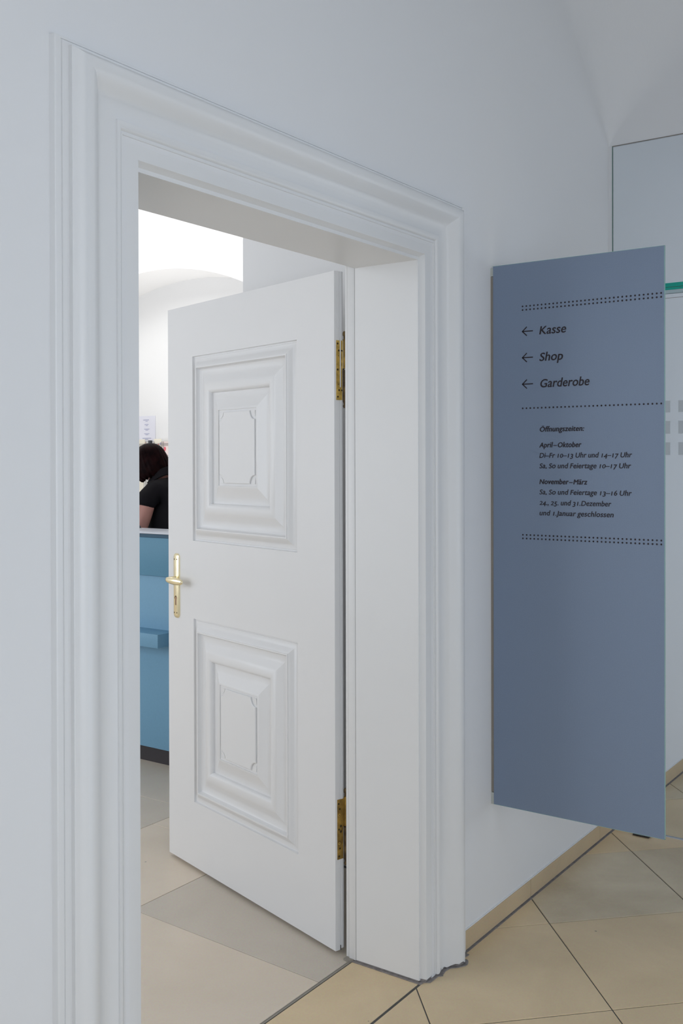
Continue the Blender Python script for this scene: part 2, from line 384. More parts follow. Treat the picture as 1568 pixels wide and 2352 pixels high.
# closing faces at the foot
b.add([(u, -v, zb(u)) for (u, v, uh) in PROF] + [(.236, .01, .0085), (0, .01, .0085)], [tuple(range(n+2))])
t1 = kind(b.build('trim_1', M['paint'], smooth=32))
t1['label'] = 'wide moulded white architrave around the open door'
kind(MB().box(0, .045, .0, .2225, .007, H+.0).build('jamb_lining', M['paint'], t1), 'structure')
kind(MB().box(-W-.045, -W, .0, .2225, .007, H+.0).build('jamb_lining', M['paint'], t1), 'structure')
kind(MB().box(-W-.045, .045, .0, .2225, H, H+.045).build('head_lining', M['paint'], t1), 'structure')
for x0, x1 in ((.0006, .045), (-W-.045, -W-.0006)):
    kind(MB().box(x0, x1, .2250, .2500, .004, H+.045).build('frame_post', M['paint'], t1, bevel=.0012), 'structure')
    kind(MB().box(min(x0, x1)+.003, max(x0, x1)-.003, .2220, .2255, .004, H+.04).build('caulk_joint', M['beige'], t1), 'structure')
kind(MB().box(-W-.045, .045, .2250, .2500, H+.009, H+.045).build('frame_head', M['paint'], t1), 'structure')
# shop-side casing carrying the hinges
for a, c in ((.006, .095), (-W-.095, -W-.006)):
    kind(MB().box(a, c, .2500, .2640, .004, H+.10).build('shop_casing', M['paint'], t1, bevel=.002), 'structure')
kind(MB().box(-W-.095, .095, .2500, .2640, H+.016, H+.10).build('shop_casing', M['paint'], t1, bevel=.002), 'structure')
# ragged mortar bed under the frame
pts = [(.0, .235)]; 
out_ = []
for i, (u, v, uh) in enumerate(PROF):
    if i % 2 and i < n-1: continue
    out_.append((u+.003+random.uniform(-.001, .002), -v-.0085+random.uniform(-.003, .002)))
poly = [(-.0055, .235), (-.0065, .15), (-.0055, .08), (-.0075, .02), (-.004, -.008)] + out_ + [(.246, -.014), (.240, .012), (.02, .012), (.02, .235)]
MB().prism(poly, -.01, .0022).build('mortar_bed', M['mortar'], t1)
MB().prism([(u+.004 if u > .1 else u+.001, -v+.004) for (u, v, uh) in PROF] + [(.225, .01), (.004, .01)], 0, .014).build('mortar_bed', M['mortar'], t1)
MB().box(.003, .02, .01, .235, 0, .009).build('mortar_bed', M['mortar'], t1)
MB().prism([(-.012, .262), (-.016, .243), (-.002, .232), (.02, .236), (.02, .262)], -.01, .006).build('mortar_bed', M['beige'], t1)

# ------------------------------------------------------------------ door leaf, local frame: x along the leaf from the hinge, y = out of its face (to the viewer), z up
HX, HY = .0003, .3006
ang = R(73.58)
door = empty('door_1', (HX, HY, 0), ang); door['kind'] = 'structure'
door['label'] = 'open white panelled door leaf with brass handle and hinges'
DW, DZ0, DZ1, DT = 1.0454, .012, 2.1215, .040
P1 = (.1965, .8600, 1.2363, 1.9269); P2 = (.1940, .8555, .2555, .9443)
# leaf: local +y is the face normal (-sin, cos) = (-.959, .283)
def leaf():
    b = MB()
    # front face as a grid with two openings, the back face plain
    X = [0, P1[0], P1[1], DW]
    def face_strip(x0, x1, z0, z1, y=0): b.add([(x0, y, z0), (x1, y, z0), (x1, y, z1), (x0, y, z1)], [(0, 1, 2, 3)])
    # shape every opening by its own vertices
    b.add([(0,0,DZ0),(DW,0,DZ0),(DW,0,P2[2]),(0,0,P2[2])], [(0,1,2,3)])
    b.add([(0,0,P2[2]),(P2[0],0,P2[2]),(P2[0],0,P2[3]),(0,0,P2[3])], [(0,1,2,3)])
    b.add([(P2[1],0,P2[2]),(DW,0,P2[2]),(DW,0,P2[3]),(P2[1],0,P2[3])], [(0,1,2,3)])
    b.add([(0,0,P2[3]),(DW,0,P2[3]),(DW,0,P1[2]),(0,0,P1[2])], [(0,1,2,3)])
    b.add([(0,0,P1[2]),(P1[0],0,P1[2]),(P1[0],0,P1[3]),(0,0,P1[3])], [(0,1,2,3)])
    b.add([(P1[1],0,P1[2]),(DW,0,P1[2]),(DW,0,P1[3]),(P1[1],0,P1[3])], [(0,1,2,3)])
    b.add([(0,0,P1[3]),(DW,0,P1[3]),(DW,0,DZ1),(0,0,DZ1)], [(0,1,2,3)])
    # reveals of the openings
    for (a, c, e, f) in (P1, P2):
        for (p, q) in (((a, e), (c, e)), ((c, e), (c, f)), ((c, f), (a, f)), ((a, f), (a, e))):
            b.add([(p[0],0,p[1]),(q[0],0,q[1]),(q[0],-.02,q[1]),(p[0],-.02,p[1])], [(0,1,2,3)])
    # hinge edge: rebated section with a fine bead, and back, free edge, top and bottom
    sec = [(0, 0), (-.0004, -.003), (-.0006, -.0185), (.0012, -.0195), (.0012, -.0205), (-.0010, -.0215), (-.0014, -.0300), (.0006, -.0345), (.0040, -.0372), (.0085, -DT), (DW-.003, -DT), (DW, -DT+.003), (DW, 0)]
    ns = len(sec)
    zt = [DZ0 + (.0 if k_ < 3 else .004 if k_ < 8 else .002) for k_ in range(ns)]
    b.add([(x, y, zt[i]) for i, (x, y) in enumerate(sec)] + [(x, y, DZ1) for x, y in sec], [(i, (i+1) % ns, ns+(i+1) % ns, ns+i) for i in range(ns-1)] + [tuple(range(ns)), tuple(range(ns, 2*ns))])
    return b
leaf().build('door_leaf', M['doorpaint'], door, smooth=30)
MB().box(-.002, .006, -.0206, -.0190, DZ0-.001, DZ0+.014).build('edge_crack', M['dark'], door)

PP = [ # inset, height
 (0, 0), (.0012, -.0070), (.0025, -.0085), (.0065, -.0087), (.0078, -.0072), (.0100, -.0072), (.0145, -.0065), (.0200, -.0050), (.0260, -.0005), (.0320, .0045),
 (.0380, .0085), (.0420, .0102), (.0425, .0122), (.0470, .0126), (.0480, .0112), (.0490, .0050), (.0530, -.0010), (.0590, -.0040), (.0660, -.0048), (.0740, -.0036),
 (.0830, .0002), (.0930, .0052), (.1030, .0100), (.1120, .0140), (.1200, .0160), (.1270, .0162), (.1330, .0150), (.1380, .0124), (.1415, .0086), (.1435, .0040), (.1442, -.0020),
 (.1480, -.0028), (.1540, -.0024), (.1620, -.0004), (.1720, .0030), (.1820, .0068), (.1920, .0108), (.2010, .0145), (.2080, .0168), (.2105, .0172), (.2112, .0140), (.2150, .0138)]
def panel(P, top_inset_extra=0):
    a, c, e, f = P; ku = (c-a)/.664
    b = MB(); vs = []; n = len(PP)
    for (d, h) in PP: vs += [(a+d, h, e+d), (c-d, h, e+d), (c-d, h, f-d), (a+d, h, f-d)]
    fs = [(4*i+k_, 4*i+(k_+1) % 4, 4*(i+1)+(k_+1) % 4, 4*(i+1)+k_) for i in range(n-1) for k_ in range(4)]
    l = 4*(n-1); fs.append((l, l+1, l+2, l+3)); b.add(vs, fs)
    p = b.build('panel', M['doorpaint'], door, smooth=25)
    # raised tablet with scooped corners
    d = .2195; x0, x1, z0, z1 = a+d, c-d, e+d, f-d; r = .030
    poly = []
    for (cx, cz_, a0) in ((x0, z0, 90), (x1, z0, 180), (x1, z1, 270), (x0, z1, 0)):
        pts_ = [(cx + r*math.cos(R(a0 - 90*k_/8)), cz_ + r*math.sin(R(a0 - 90*k_/8))) for k_ in range(9)]
        poly += pts_
    nn = len(poly); cxm, czm = (x0+x1)/2, (z0+z1)/2
    vs = [(x, .0130, z) for x, z in poly] + [(x, .0185, z) for x, z in poly] + [(cxm+(x-cxm)*.975, .0197, czm+(z-czm)*.985) for x, z in poly]
    fs = [(i, (i+1) % nn, nn+(i+1) % nn, nn+i) for i in range(nn)] + [(nn+i, nn+(i+1) % nn, 2*nn+(i+1) % nn, 2*nn+i) for i in range(nn)] + [tuple(range(2*nn, 3*nn))]
    MB().add(vs, fs).build('centre_tablet', M['doorpaint'], p)
    # small raised lips in the scooped corners
    lip = MB()
    for (cx, cz_, a0) in ((x0, z0, 0), (x1, z0, 90), (x1, z1, 180), (x0, z1, 270)):
        pts_ = [(cx, cz_)] + [(cx + .021*math.cos(R(a0 + 90*k_/6)), cz_ + .021*math.sin(R(a0 + 90*k_/6))) for k_ in range(7)]
        vs = [(x, .0138, z) for x, z in pts_] + [(x, .0165 if i == 0 else .0150, z) for i, (x, z) in enumerate(pts_)]
        m8 = len(pts_); lip.add(vs, [(i, (i+1) % m8, m8+(i+1) % m8, m8+i) for i in range(m8)] + [tuple(range(m8, 2*m8))])
    lip.build('corner_scoop', M['doorpaint'], p)
panel(P1); panel(P2)

# handle
hd = empty('door_handle'); hd.parent = door; hd['label'] = 'polished brass lever handle on a long plate with keyhole'
xc, z0, z1, hw, th = .9775, .934, 1.181, .0205, .0085
def stadium(x, hw, z0, z1, r, n=7):
    pts = []
    for (cx, cz_, a0) in ((x+hw-r, z0+r, -90), (x+hw-r, z1-r, 0), (x-hw+r, z1-r, 90), (x-hw+r, z0+r, 180)):
        pts += [(cx+r*math.cos(R(a0+90*k_/n)), cz_+r*math.sin(R(a0+90*k_/n))) for k_ in range(n+1)]
    return pts
b = MB(); lay = [(hw, 0, .0155), (hw, .004, .0155), (hw-.0022, .0062, .0140), (hw-.0070, .0080, .0110), (hw-.0082, .0085, .010)]
vs = []; nn = 0
for (h_, y, r) in lay:
    s_ = stadium(xc, h_, z0+(hw-h_), z1-(hw-h_), min(r, h_)); nn = len(s_); vs += [(x, y, z) for x, z in s_]
b.add(vs, [(i*nn+k_, i*nn+(k_+1) % nn, (i+1)*nn+(k_+1) % nn, (i+1)*nn+k_) for i in range(len(lay)-1) for k_ in range(nn)] + [tuple(range((len(lay)-1)*nn, len(lay)*nn))])
b.build('back_plate', M['brass'], hd, smooth=35)
# lever: neck, then a tapering curved grip towards the free edge
lz = 1.084
b = MB().tube([(xc, .004, lz), (xc, .012, lz), (xc, .030, lz), (xc-.001, .040, lz), (xc-.004, .046, lz)], [.0125, .0100, .0090, .0095, .0085], 16)
b.build('lever_neck', M['brass'], hd, smooth=50)
b = MB(); st = [(.008, .0450, .002, .003), (.0068, .0462, .0060, .0068), (.002, .0482, .0085, .0092), (-.010, .0500, .0088, .0105), (-.028, .0505, .0085, .0125), (-.050, .0490, .0082, .0140), (-.070, .0465, .0078, .0138), (-.086, .0440, .0070, .0120), (-.096, .0425, .0055, .0090), (-.101, .0415, .0025, .0040)]
vs = []; m8 = 20
for (dx, y, ry, rz_) in st:
    for k_ in range(m8):
        a = 2*math.pi*k_/m8; vs.append((xc+dx-.002, y-.004+ry*math.cos(a), lz-.001+rz_*math.sin(a)+dx*.025))
b.add(vs, [(i*m8+k_, i*m8+(k_+1) % m8, (i+1)*m8+(k_+1) % m8, (i+1)*m8+k_) for i in range(len(st)-1) for k_ in range(m8)] + [tuple(range(m8)), tuple(range((len(st)-1)*m8, len(st)*m8))])
b.build('lever', M['brass'], hd, smooth=60)
# keyhole: euro-profile shape
kh = MB(); pts_ = [(xc-.002 + .0082*math.cos(R(t)), 1.011 + .0082*math.sin(R(t))) for t in range(-50, 231, 20)] + [(xc-.002-.0046, .992)] + [(xc-.002 + .0046*math.cos(R(t)), .987 + .0046*math.sin(R(t))) for t in range(180, 361, 30)]
kh.add([(x, .0087, z) for x, z in pts_], [tuple(range(len(pts_)))])
kh.build('keyhole', M['screw'], hd)
kh = MB(); pts2 = [(x-.0016, z-.0008) for x, z in pts_]; cxx = xc-.0036
kh.add([(cxx+(x-cxx)*.68, .0089, 1.0+(z-1.0)*.86) for x, z in pts2], [tuple(range(len(pts2)))])
kh.build('lock_cylinder', M['keyhole'], hd)
for dx, z in ((-.010, z1-.022), (.009, z1-.0225), (-.010, z0+.020), (.009, z0+.0195)):
    s_ = MB(); c_ = [(xc+dx+.0028*math.cos(R(t)), .0087, z+.0028*math.sin(R(t))) for t in range(0, 360, 36)]
    s_.add(c_, [tuple(range(10))]); s_.build('screw', M['screw'], hd)

# hinges on the rebated edge (x about 0, y negative = thickness)
def disc(cx, y, z, r, x, m, par, name='screw', nn=12):
    b = MB(); b.add([(x, y+r*math.cos(2*math.pi*k_/nn), z+r*math.sin(2*math.pi*k_/nn)) for k_ in range(nn)] + [(x+.0008, y+r*math.cos(2*math.pi*k_/nn), z+r*math.sin(2*math.pi*k_/nn)) for k_ in range(nn)],
        [tuple(range(nn))] + [(k_, (k_+1) % nn, nn+(k_+1) % nn, nn+k_) for k_ in range(nn)])
    return b.build(name, m, par)
def hinge(z0, z1, slit, m, label):
    h_ = empty('hinge'); h_.parent = door; h_['label'] = label
    xx = -.0022
    b = MB()
    if slit:
        b.box(xx, xx+.003, -.0203, -.0075, z0, z1); b.box(xx, xx+.003, -.0302, -.0250, z0, z1); b.box(xx, xx+.003, -.0250, -.0203, z0, z0+.040)
        MB().box(xx-.0002, xx+.003, -.0246, -.0207, z0+.040, z1+.003).build('painted_slit', M['doorpaint'], h_)
    else:
        b.box(xx, xx+.003, -.0302, -.0075, z0, z1)
    b.build('hinge_plate', m, h_)
    zz = z1-z0
    for (y, f, r) in ((-.0120, .945, .0032), (-.0165, .83, .0032), (-.0120, .51, .0032), (-.0175, .165, .0032), (-.0125, .055, .0032), (-.0278, .83, .0026), (-.0278, .165, .0026)) if slit else ((-.0120, .93, .003), (-.0160, .84, .0034), (-.0205, .55, .004), (-.0205, .46, .0042), (-.0130, .50, .003), (-.0165, .18, .003), (-.0135, .05, .0034)):
        disc(0, y, z0+f*zz, r, xx-.0008, M['screw'], h_)
    for f in (.74, .265):
        disc(0, -.0145, z0+f*zz, .0046, xx-.0006, M['oldbrass'], h_, 'screw_boss', 16)
        disc(0, -.0145, z0+f*zz, .0012, xx-.0010, M['dark'], h_)
    # folded leaf and barrel knuckles towards the frame
    MB().box(-.0035, .0, -.0345, -.0305, z0+zz*.53, z1+.001).build('hinge_fold', M['brass'] if slit else m, h_, bevel=.0008)
    kx, ky = -.0005, -.0405
    MB().tube([(kx, ky, z0+zz*.535), (kx, ky, z1+.004)], .0060, 14).build('knuckle', m if not slit else M['oldbrass2'], h_, smooth=50)
    MB().tube([(kx, ky, z0-.004), (kx, ky, z0+zz*.515)], .0062, 14).build('knuckle', M['barrel'], h_, smooth=50)
    MB().tube([(kx, ky, z1+.004), (kx, ky, z1+.014), (kx, ky, z1+.018), (kx, ky, z1+.024), (kx, ky, z1+.030)], [.003, .003, .0058, .0062, .0030], 14).build('finial', M['barrel'], h_, smooth=60)
    MB().tube([(kx, ky, z0-.004), (kx, ky, z0-.012), (kx, ky, z0-.018), (kx, ky, z0-.024)], [.005, .003, .0055, .003], 14).build('finial', M['barrel'], h_, smooth=60)
    MB().box(.000, .0300, -.0400, -.0385, z0, z1).build('frame_plate', M['barrel'], h_)
hinge(1.722, 1.907, True, M['oldbrass'], 'upper brass hinge with a white painted slit')
hinge(.295, .481, False, M['oldbrass2'], 'lower tarnished brass hinge')
# inset patches where old locks in the edge were filled
for (a, c) in ((1.945, 2.060), (.075, .150)):
    MB().box(-.0012, .002, -.0185, -.0085, a, c).build('filled_mortise', M['doorpaint'], door, bevel=.0003, seg=1)

# ------------------------------------------------------------------ projecting sign board
SX, SY0, SW, SZ0, SZ1 = .4325, -.0256, .5587, .4125, 2.1652
sg = empty('wayfinding_sign', (SX, SY0, SZ0)); tag(sg, 'tall blue-grey sign board projecting from the wall with arrows and opening hours', 'sign')
def sloc(b): return b.map(lambda x, y, z: (x-SX, y-SY0, z-SZ0))
sloc(MB().box(SX, SX+.0075, SY0-SW+.0012, SY0-.0012, SZ0+.0012, SZ1-.0012)).build('panel', M['sign'], sg)
b = MB().box(SX+.0004, SX+.0070, SY0-SW, SY0-SW+.0012, SZ0, SZ1); b.box(SX+.0004, SX+.0070, SY0-SW, SY0, SZ1-.0012, SZ1); b.box(SX+.0004, SX+.0070, SY0-SW, SY0, SZ0, SZ0+.0012)
eg = sloc(b).build('glass_edge', M['glassedge'], sg); eg['label'] = 'pale green glass edge'
for (a, c) in ((2.133, 2.159), (.4125, .4500)):
    sloc(MB().box(SX+.001, SX+.030, SY0-.0012, YW, a, c)).build('wall_bracket', M['bracket'], sg, bevel=.0006)
sloc(MB().box(SX+.003, SX+.012, SY0-.0012, YW, .4515, 2.1315)).build('gap_strip', M['beige'], sg)  # thin beige strip closing the gap between sign edge and wall

# lettering. glyphs come from the built-in font, slanted and condensed, digits set old-style
_cache = {}
def glyph_mesh(ch, off):
    if (ch, off) in _cache: return _cache[(ch, off)]
    def conv(t):
        cu = bpy.data.curves.new('t', 'FONT'); cu.body = t; cu.size = 1.0; cu.offset = off; cu.resolution_u = 4
        o = bpy.data.objects.new('t', cu); COL.objects.link(o)
        bpy.context.view_layer.update()
        me = bpy.data.meshes.new_from_object(o.evaluated_get(bpy.context.evaluated_depsgraph_get()))
        v = [tuple(x.co) for x in me.vertices]; f = [tuple(p.vertices) for p in me.polygons]
        bpy.data.objects.remove(o); bpy.data.meshes.remove(me); bpy.data.curves.remove(cu); return v, f
    def xmax(v): return max(p[0] for p in v)
    v1, _ = conv('|' + ch + '|'); v0, _ = conv('||')
    adv = xmax(v1) - xmax(v0)
    if ch == ' ': r = ([], [], adv)
    else:
        v, f = conv(ch); r = (v, f, adv)
    _cache[(ch, off)] = r; return r
def line(text, s0, s1, zbase, cap, bold=False, track=0.0, capratio=.690):
    off = 0.0
    reps = [(0, 0), (.035, 0), (.070, 0), (.035, .020), (.035, -.020)] if bold else [(0, 0), (.020, 0), (.040, 0), (.020, .013), (.020, -.013)]
    vs = []; fs = []; x = 0.0
    for ch in text:
        g = '-' if ch == '–' else ch
        v, f, adv = glyph_mesh(ch, off)
        yo, ys, xs_ = 0, 1, 1
        if ch.islower() and ch != 'Ö': ys = 1.10
        if ch in '012': ys = .80
        elif ch in '34579': yo = -.17
        for (rx_, ry_) in reps:
            lay = reps.index((rx_, ry_))*4e-5
            o = len(vs); vs += [(x+rx_+p[0]*xs_, ry_+p[1]*ys+yo, lay) for p in v]; fs += [tuple(i+o for i in q) for q in f]
        if ch == ' ': adv *= (.35 if '–' in text and bold else .85)
        x += adv + track + (.02 if bold else .01)
    xmn = min(v[0] for v in vs); xmx = max(v[0] for v in vs)
    sl = .19; ky = cap/capratio
    sh = lambda v: v[0]
    kx = (s1-s0-cap*sl*.7)/(xmx-xmn)
    out = [(s0+(v[0]-xmn)*kx + v[1]*ky*sl, zbase+v[1]*ky, v[2]) for v in vs]
    b = MB().add([(-.0006-h_, -s_, z-SZ0) for s_, z, h_ in out], fs)
    o = b.build('lettering', M['print'], sg); return o
line('Kasse', .1625, .2545, 1.9322, .0250)
line('Shop', .1624, .2440, 1.8479, .0252)
line('Garderobe', .1637, .3300, 1.7644, .0252)
line('Öffnungszeiten:', .1625, .3120, 1.6244, .0150, True)
line('April – Oktober', .1620, .3030, 1.5745, .0150, True)
line('Di–Fr 10–13 Uhr und 14–17 Uhr', .1624, .4618, 1.5418, .0150)
line('Sa, So und Feiertage 10–17 Uhr', .1624, .4588, 1.5088, .0150)
line('November – März', .1623, .3217, 1.4588, .0150, True)
line('Sa, So und Feiertage 13–16 Uhr', .1622, .4608, 1.4263, .0150)
line('24., 25. und 31.Dezember', .1622, .3975, 1.3928, .0150)
line('und 1.Januar geschlossen', .1622, .4051, 1.3600, .0150)
for z in (1.9452, 1.8615, 1.7770):
    b = MB(); x0 = .1040
    def bar(p, q, w_):
        d = Vector((q[0]-p[0], q[1]-p[1])).normalized(); nx, ny = -d.y*w_/2, d.x*w_/2
        b.add([(-.0006, -(x), zz-SZ0) for x, zz in ((p[0]+nx, p[1]+ny), (q[0]+nx, q[1]+ny), (q[0]-nx, q[1]-ny), (p[0]-nx, p[1]-ny))], [(0, 1, 2, 3)])
    bar((x0+.001, z), (x0+.0372, z), .0035); bar((x0, z-.0008), (x0+.0162, z+.0142), .0036); bar((x0, z+.0008), (x0+.0162, z-.0142), .0036)
    b.build('arrow', M['print'], sg)
def dots(z, name='dotted_line'):
    b = MB(); nd = 35
    for i in range(nd):
        s_ = .1056+i*(.5488-.1056)/(nd-1); r = .0029
        b.add([(-.0006, -(s_+r*math.cos(2*math.pi*k_/10)), z-SZ0+r*math.sin(2*math.pi*k_/10)) for k_ in range(10)], [tuple(range(10))])
    b.build(name, M['print'], sg)
for z in (2.0255, 2.0140, 1.7000, 1.2957, 1.2843): dots(z)

# ------------------------------------------------------------------ glass partition
gp = empty('glass_partition', (XG, -.033, 0)); tag(gp, 'frameless clear glass partition across the corridor behind the blue sign', 'glass partition')
def gl(b): return b.map(lambda x, y, z: (x-XG, y+.033, z))
GY1 = -3.04
gl(MB().box(XG, XG+.012, GY1, -.0335, 2.2395, ZG-.003)).build('upper_pane', M['glass'], gp)
gl(MB().box(XG, XG+.010, GY1, -.0335, .033, 2.1980)).build('lower_pane', M['glass'], gp)
gl(MB().box(XG-.0015, XG+.002, GY1, -.0335, ZG-.0022, ZG)).build('top_joint', M['beige'], gp)
gl(MB().box(XG-.0012, XG+.002, -.0345, -.0325, .033, ZG)).build('side_joint', M['greenglass2'], gp)
e1 = gl(MB().box(XG-.001, XG+.016, GY1, -.0335, 2.2120, 2.2215)).build('green_edge', M['greenglass'], gp); e1['label'] = 'bright green laminated glass edge'
gl(MB().box(XG-.001, XG+.016, GY1, -.0335, 2.2237, 2.2395)).build('green_edge', M['greenglass'], gp)
gl(MB().box(XG-.0008, XG+.016, GY1, -.0335, 2.2215, 2.2237)).build('edge_interlayer', M['greenglass2'], gp)
gl(MB().box(XG, XG+.008, GY1, -.0335, 2.1965, 2.2120)).build('clear_edge', M['palegreen'], gp)
gl(MB().box(XG-.001, XG+.001, GY1, -.0335, 2.1790, 2.1805)).build('edge_line', M['beige'], gp)
gl(MB().box(XG-.001, XG+.010, GY1, -.0335, .0290, .0330)).build('lower_edge', M['ctop'], gp)
for r_, (za, zb_) in enumerate(((1.7250, 1.7715), (1.6400, 1.6910), (1.5555, 1.6060))):
    for c_ in range(10):
        ye = -.2225-.0785*(c_-1)
        gl(MB().box(XG-.0012, XG-.0004, ye-.0465, ye, za, zb_)).build('frosted_square', M['frosted'], gp)
gl(MB().box(XG+.020, XG+.048, -.1760, -.1080, .0012, .0060)).build('floor_pivot', M['plinth'], gp, bevel=.001)

# ------------------------------------------------------------------ shop counter
XC = 1.111
ct = empty('reception_counter', (XC, 2.1, 0)); tag(ct, 'blue reception counter with pale top seen between jamb and door', 'counter')
def cl_(b): return b.map(lambda x, y, z: (x-XC, y-2.1, z))
cl_(MB().box(XC+.012, XC+.40, 1.75, 3.9, .08, .957)).build('lower_front', M['bluelight'], ct, bevel=.002)
cl_(MB().box(XC, XC+.20, 1.75, 3.9, .957, 1.150)).build('upper_front', M['blue'], ct, bevel=.002)
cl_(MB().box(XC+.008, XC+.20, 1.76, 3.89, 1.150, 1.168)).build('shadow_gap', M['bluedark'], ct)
cl_(MB().box(XC-.011, XC+.21, 1.74, 3.91, 1.170, 1.1795)).build('countertop', M['ctop'], ct, bevel=.0015)
cl_(MB().box(XC+.035, XC+.38, 1.77, 3.88, .0, .08)).build('plinth', M['plinth'], ct)
cl_(MB().box(XC+.20, XC+.30, 1.75, 3.9, .955, .985).box(XC+.30, 2.15, 2.88, 3.6, .955, .985)).build('desk_top', M['ctop'], ct)
cl_(MB().box(2.12, 2.15, 2.90, 3.58, 0, .955)).build('desk_side', M['blue'], ct)
XS = 1.0
cl_(MB().box(XS, XC+.013, 2.074, 3.6, .620, .6870)).build('bag_shelf', M['bluelight'], ct, bevel=.0015)


# ------------------------------------------------------------------ things on the far wall
def onX(px, py, X):
    d = F1 + R2*((px-784)/2349.58) - U2*((py-1075.6)/2349.58)
    t = (X-CAM.x)/d.x; return CAM + d*t
XW = XN
a = onX(300, 957, XW-.002); c = onX(357, 1013, XW-.002)
nt_ = empty('notice_sheet', (XW, (a.y+c.y)/2, c.z)); tag(nt_, 'white printed notice sheet on the wall above the woman', 'notice')
MB().box(-.004, -.001, c.y-(a.y+c.y)/2, a.y-(a.y+c.y)/2, 0, a.z-c.z).build('sheet', M['paper'], nt_)
b = MB()
for (p0, p1, yy) in ((329,342,964),(334,339,967),(332,341,974.5),(335,339,977),(331,343,985),(334,340,987.5),(331,343,995.5),(334,340,998),(327,347,1006),(333,340,1008.5)):
    q0 = onX(p0, yy, XW-.005); q1 = onX(p1, yy+1.3, XW-.005)
    b.add([(-.005, q0.y-nt_.location.y, q0.z-nt_.location.z), (-.005, q1.y-nt_.location.y, q0.z-nt_.location.z), (-.005, q1.y-nt_.location.y, q1.z-nt_.location.z), (-.005, q0.y-nt_.location.y, q1.z-nt_.location.z)], [(0,1,2,3)])
b.build('printed_lines', M['ink'], nt_)
# wire card rack with cards
XR = XN-.10
def card(px0, px1, py0, py1, m, label, motif=(), tilt=.0):
    a = onX(px0, py0, XR); c = onX(px1, py1, XR)
    o = MB().box(XR-.004, XR, c.y, a.y, c.z, a.z).build('greeting_card', m); tag(o, label, 'card', 'cards in the wire wall rack')
    for (q0, q1, r0, r1, mm) in motif:
        e = onX(q0, r0, XR-.005); f = onX(q1, r1, XR-.005); cyy, czz = (e.y+f.y)/2, (e.z+f.z)/2; ry, rz_ = abs(e.y-f.y)/2, abs(e.z-f.z)/2
        MB().add([(XR-.005, cyy+ry*math.cos(2*math.pi*k_/14), czz+rz_*math.sin(2*math.pi*k_/14)) for k_ in range(14)], [tuple(range(14))]).build('printed_motif', mm, o)
    return o
card(298, 333.5, 1010, 1046, M['cream'], 'cream card with orange flowers left of the black clip', [(314, 318, 1017, 1030, M['orange']), (332, 335.5, 1016, 1026, M['orange'])])
card(354, 371.0, 1008, 1040, M['cream'], 'cream card with a red balloon motif right of the black clip', [(361, 367, 1023, 1034, M['red']), (362.5, 365, 1018.5, 1022, M['red']), (367, 370, 1016, 1022, M['violet'])])
card(372.2, 396, 1014, 1048, M['pinkcard'], 'pale card with a pink motif beside the door edge', [(376, 381, 1026, 1036, M['red'])])
card(336, 352.5, 1021, 1046, M['paper'], 'white card with a grey band above the dark hair', [])
card(374, 400, 1056, 1086, M['pinkcard'], 'pale pink card below the upper row beside the door edge', [(380, 384, 1062, 1072, M['red'])])
card(300, 330, 1095, 1160, M['cream'], 'cream card in the lower row left of the collar', [])
rk = empty('wire_card_rack', (XR, 4.6, 1.2)); tag(rk, 'thin grey wire rack on the shop wall holding cards', 'rack')
for yy in (1020.5, 1024, 1047, 1087, 1130):
    p = onX(296, yy, XR-.008); q = onX(400, yy, XR-.008)
    MB().tube([(-.008, p.y-4.6, p.z-1.2), (-.008, q.y-4.6, p.z-1.2)], .0022, 6).build('rail_wire', M['wire'], rk)
for xx_ in (334.8, 353.3, 371.6, 375, 396):
    p = onX(xx_, 1014, XR-.008); q = onX(xx_, 1150, XR-.008)
    MB().tube([(-.008, p.y-4.6, p.z-1.2), (-.008, p.y-4.6, q.z-1.2)], .0020, 6).build('upright_wire', M['wire'], rk)
p = onX(335, 1018, XR-.012); q = onX(354, 1021.5, XR-.012)
MB().box(-.03, .10, q.y-4.6, p.y-4.6, q.z-1.2, p.z-1.2).build('ledge', M['wire'], rk)
p = onX(340.8, 1011.5, XR-.03); q = onX(345.4, 1018.3, XR-.03)
o = MB().box(XR-.035, XR-.005, q.y, p.y, q.z-.002, p.z).build('black_clip', M['charcoal'], bevel=.003); tag(o, 'small black block standing on the wire rack above the hair', 'box')
# ------------------------------------------------------------------ the woman behind the counter (faces along the counter, head bowed)
PR = Vector((1.72, 2.53, 0)); FV = Vector((-.165, .986, 0)).normalized(); LV = Vector((-FV.y, FV.x, 0))
woman = empty('person', PR); tag(woman, 'woman with dark bob and black polo shirt leaning over the counter, seen from behind', 'person')
def lp(l, f, z): return LV*l + FV*f + Vector((0, 0, z))      # relative to the root
def skin_mesh(name, nodes, edges, m, root=0, sub=2, parent=woman):
    me = bpy.data.meshes.new(name); me.from_pydata([tuple(lp(*nd[:3])) for nd in nodes], edges, [])
    o = bpy.data.objects.new(name, me); COL.objects.link(o)
    sk = o.modifiers.new('skin', 'SKIN'); sk.use_smooth_shade = True
    if not me.skin_vertices:
        bpy.context.view_layer.objects.active = o
        bm = bmesh.new(); bm.from_mesh(me); bm.verts.layers.skin.verify(); bm.to_mesh(me); bm.free()
    for i, nd in enumerate(nodes):
        r = nd[3]; me.skin_vertices[0].data[i].radius = r if isinstance(r, tuple) else (r, r)
        me.skin_vertices[0].data[i].use_root = (i == root)
    ss = o.modifiers.new('sub', 'SUBSURF'); ss.levels = sub; ss.render_levels = sub
    bpy.context.view_layer.update()
    dg = bpy.context.evaluated_depsgraph_get()
    m2 = bpy.data.meshes.new_from_object(o.evaluated_get(dg)); m2.name = name
    bpy.data.objects.remove(o); m2.materials.clear(); m2.materials.append(m); m2.shade_smooth()
    o = bpy.data.objects.new(name, m2); COL.objects.link(o); o.parent = parent; return o
nd = []; ed = []
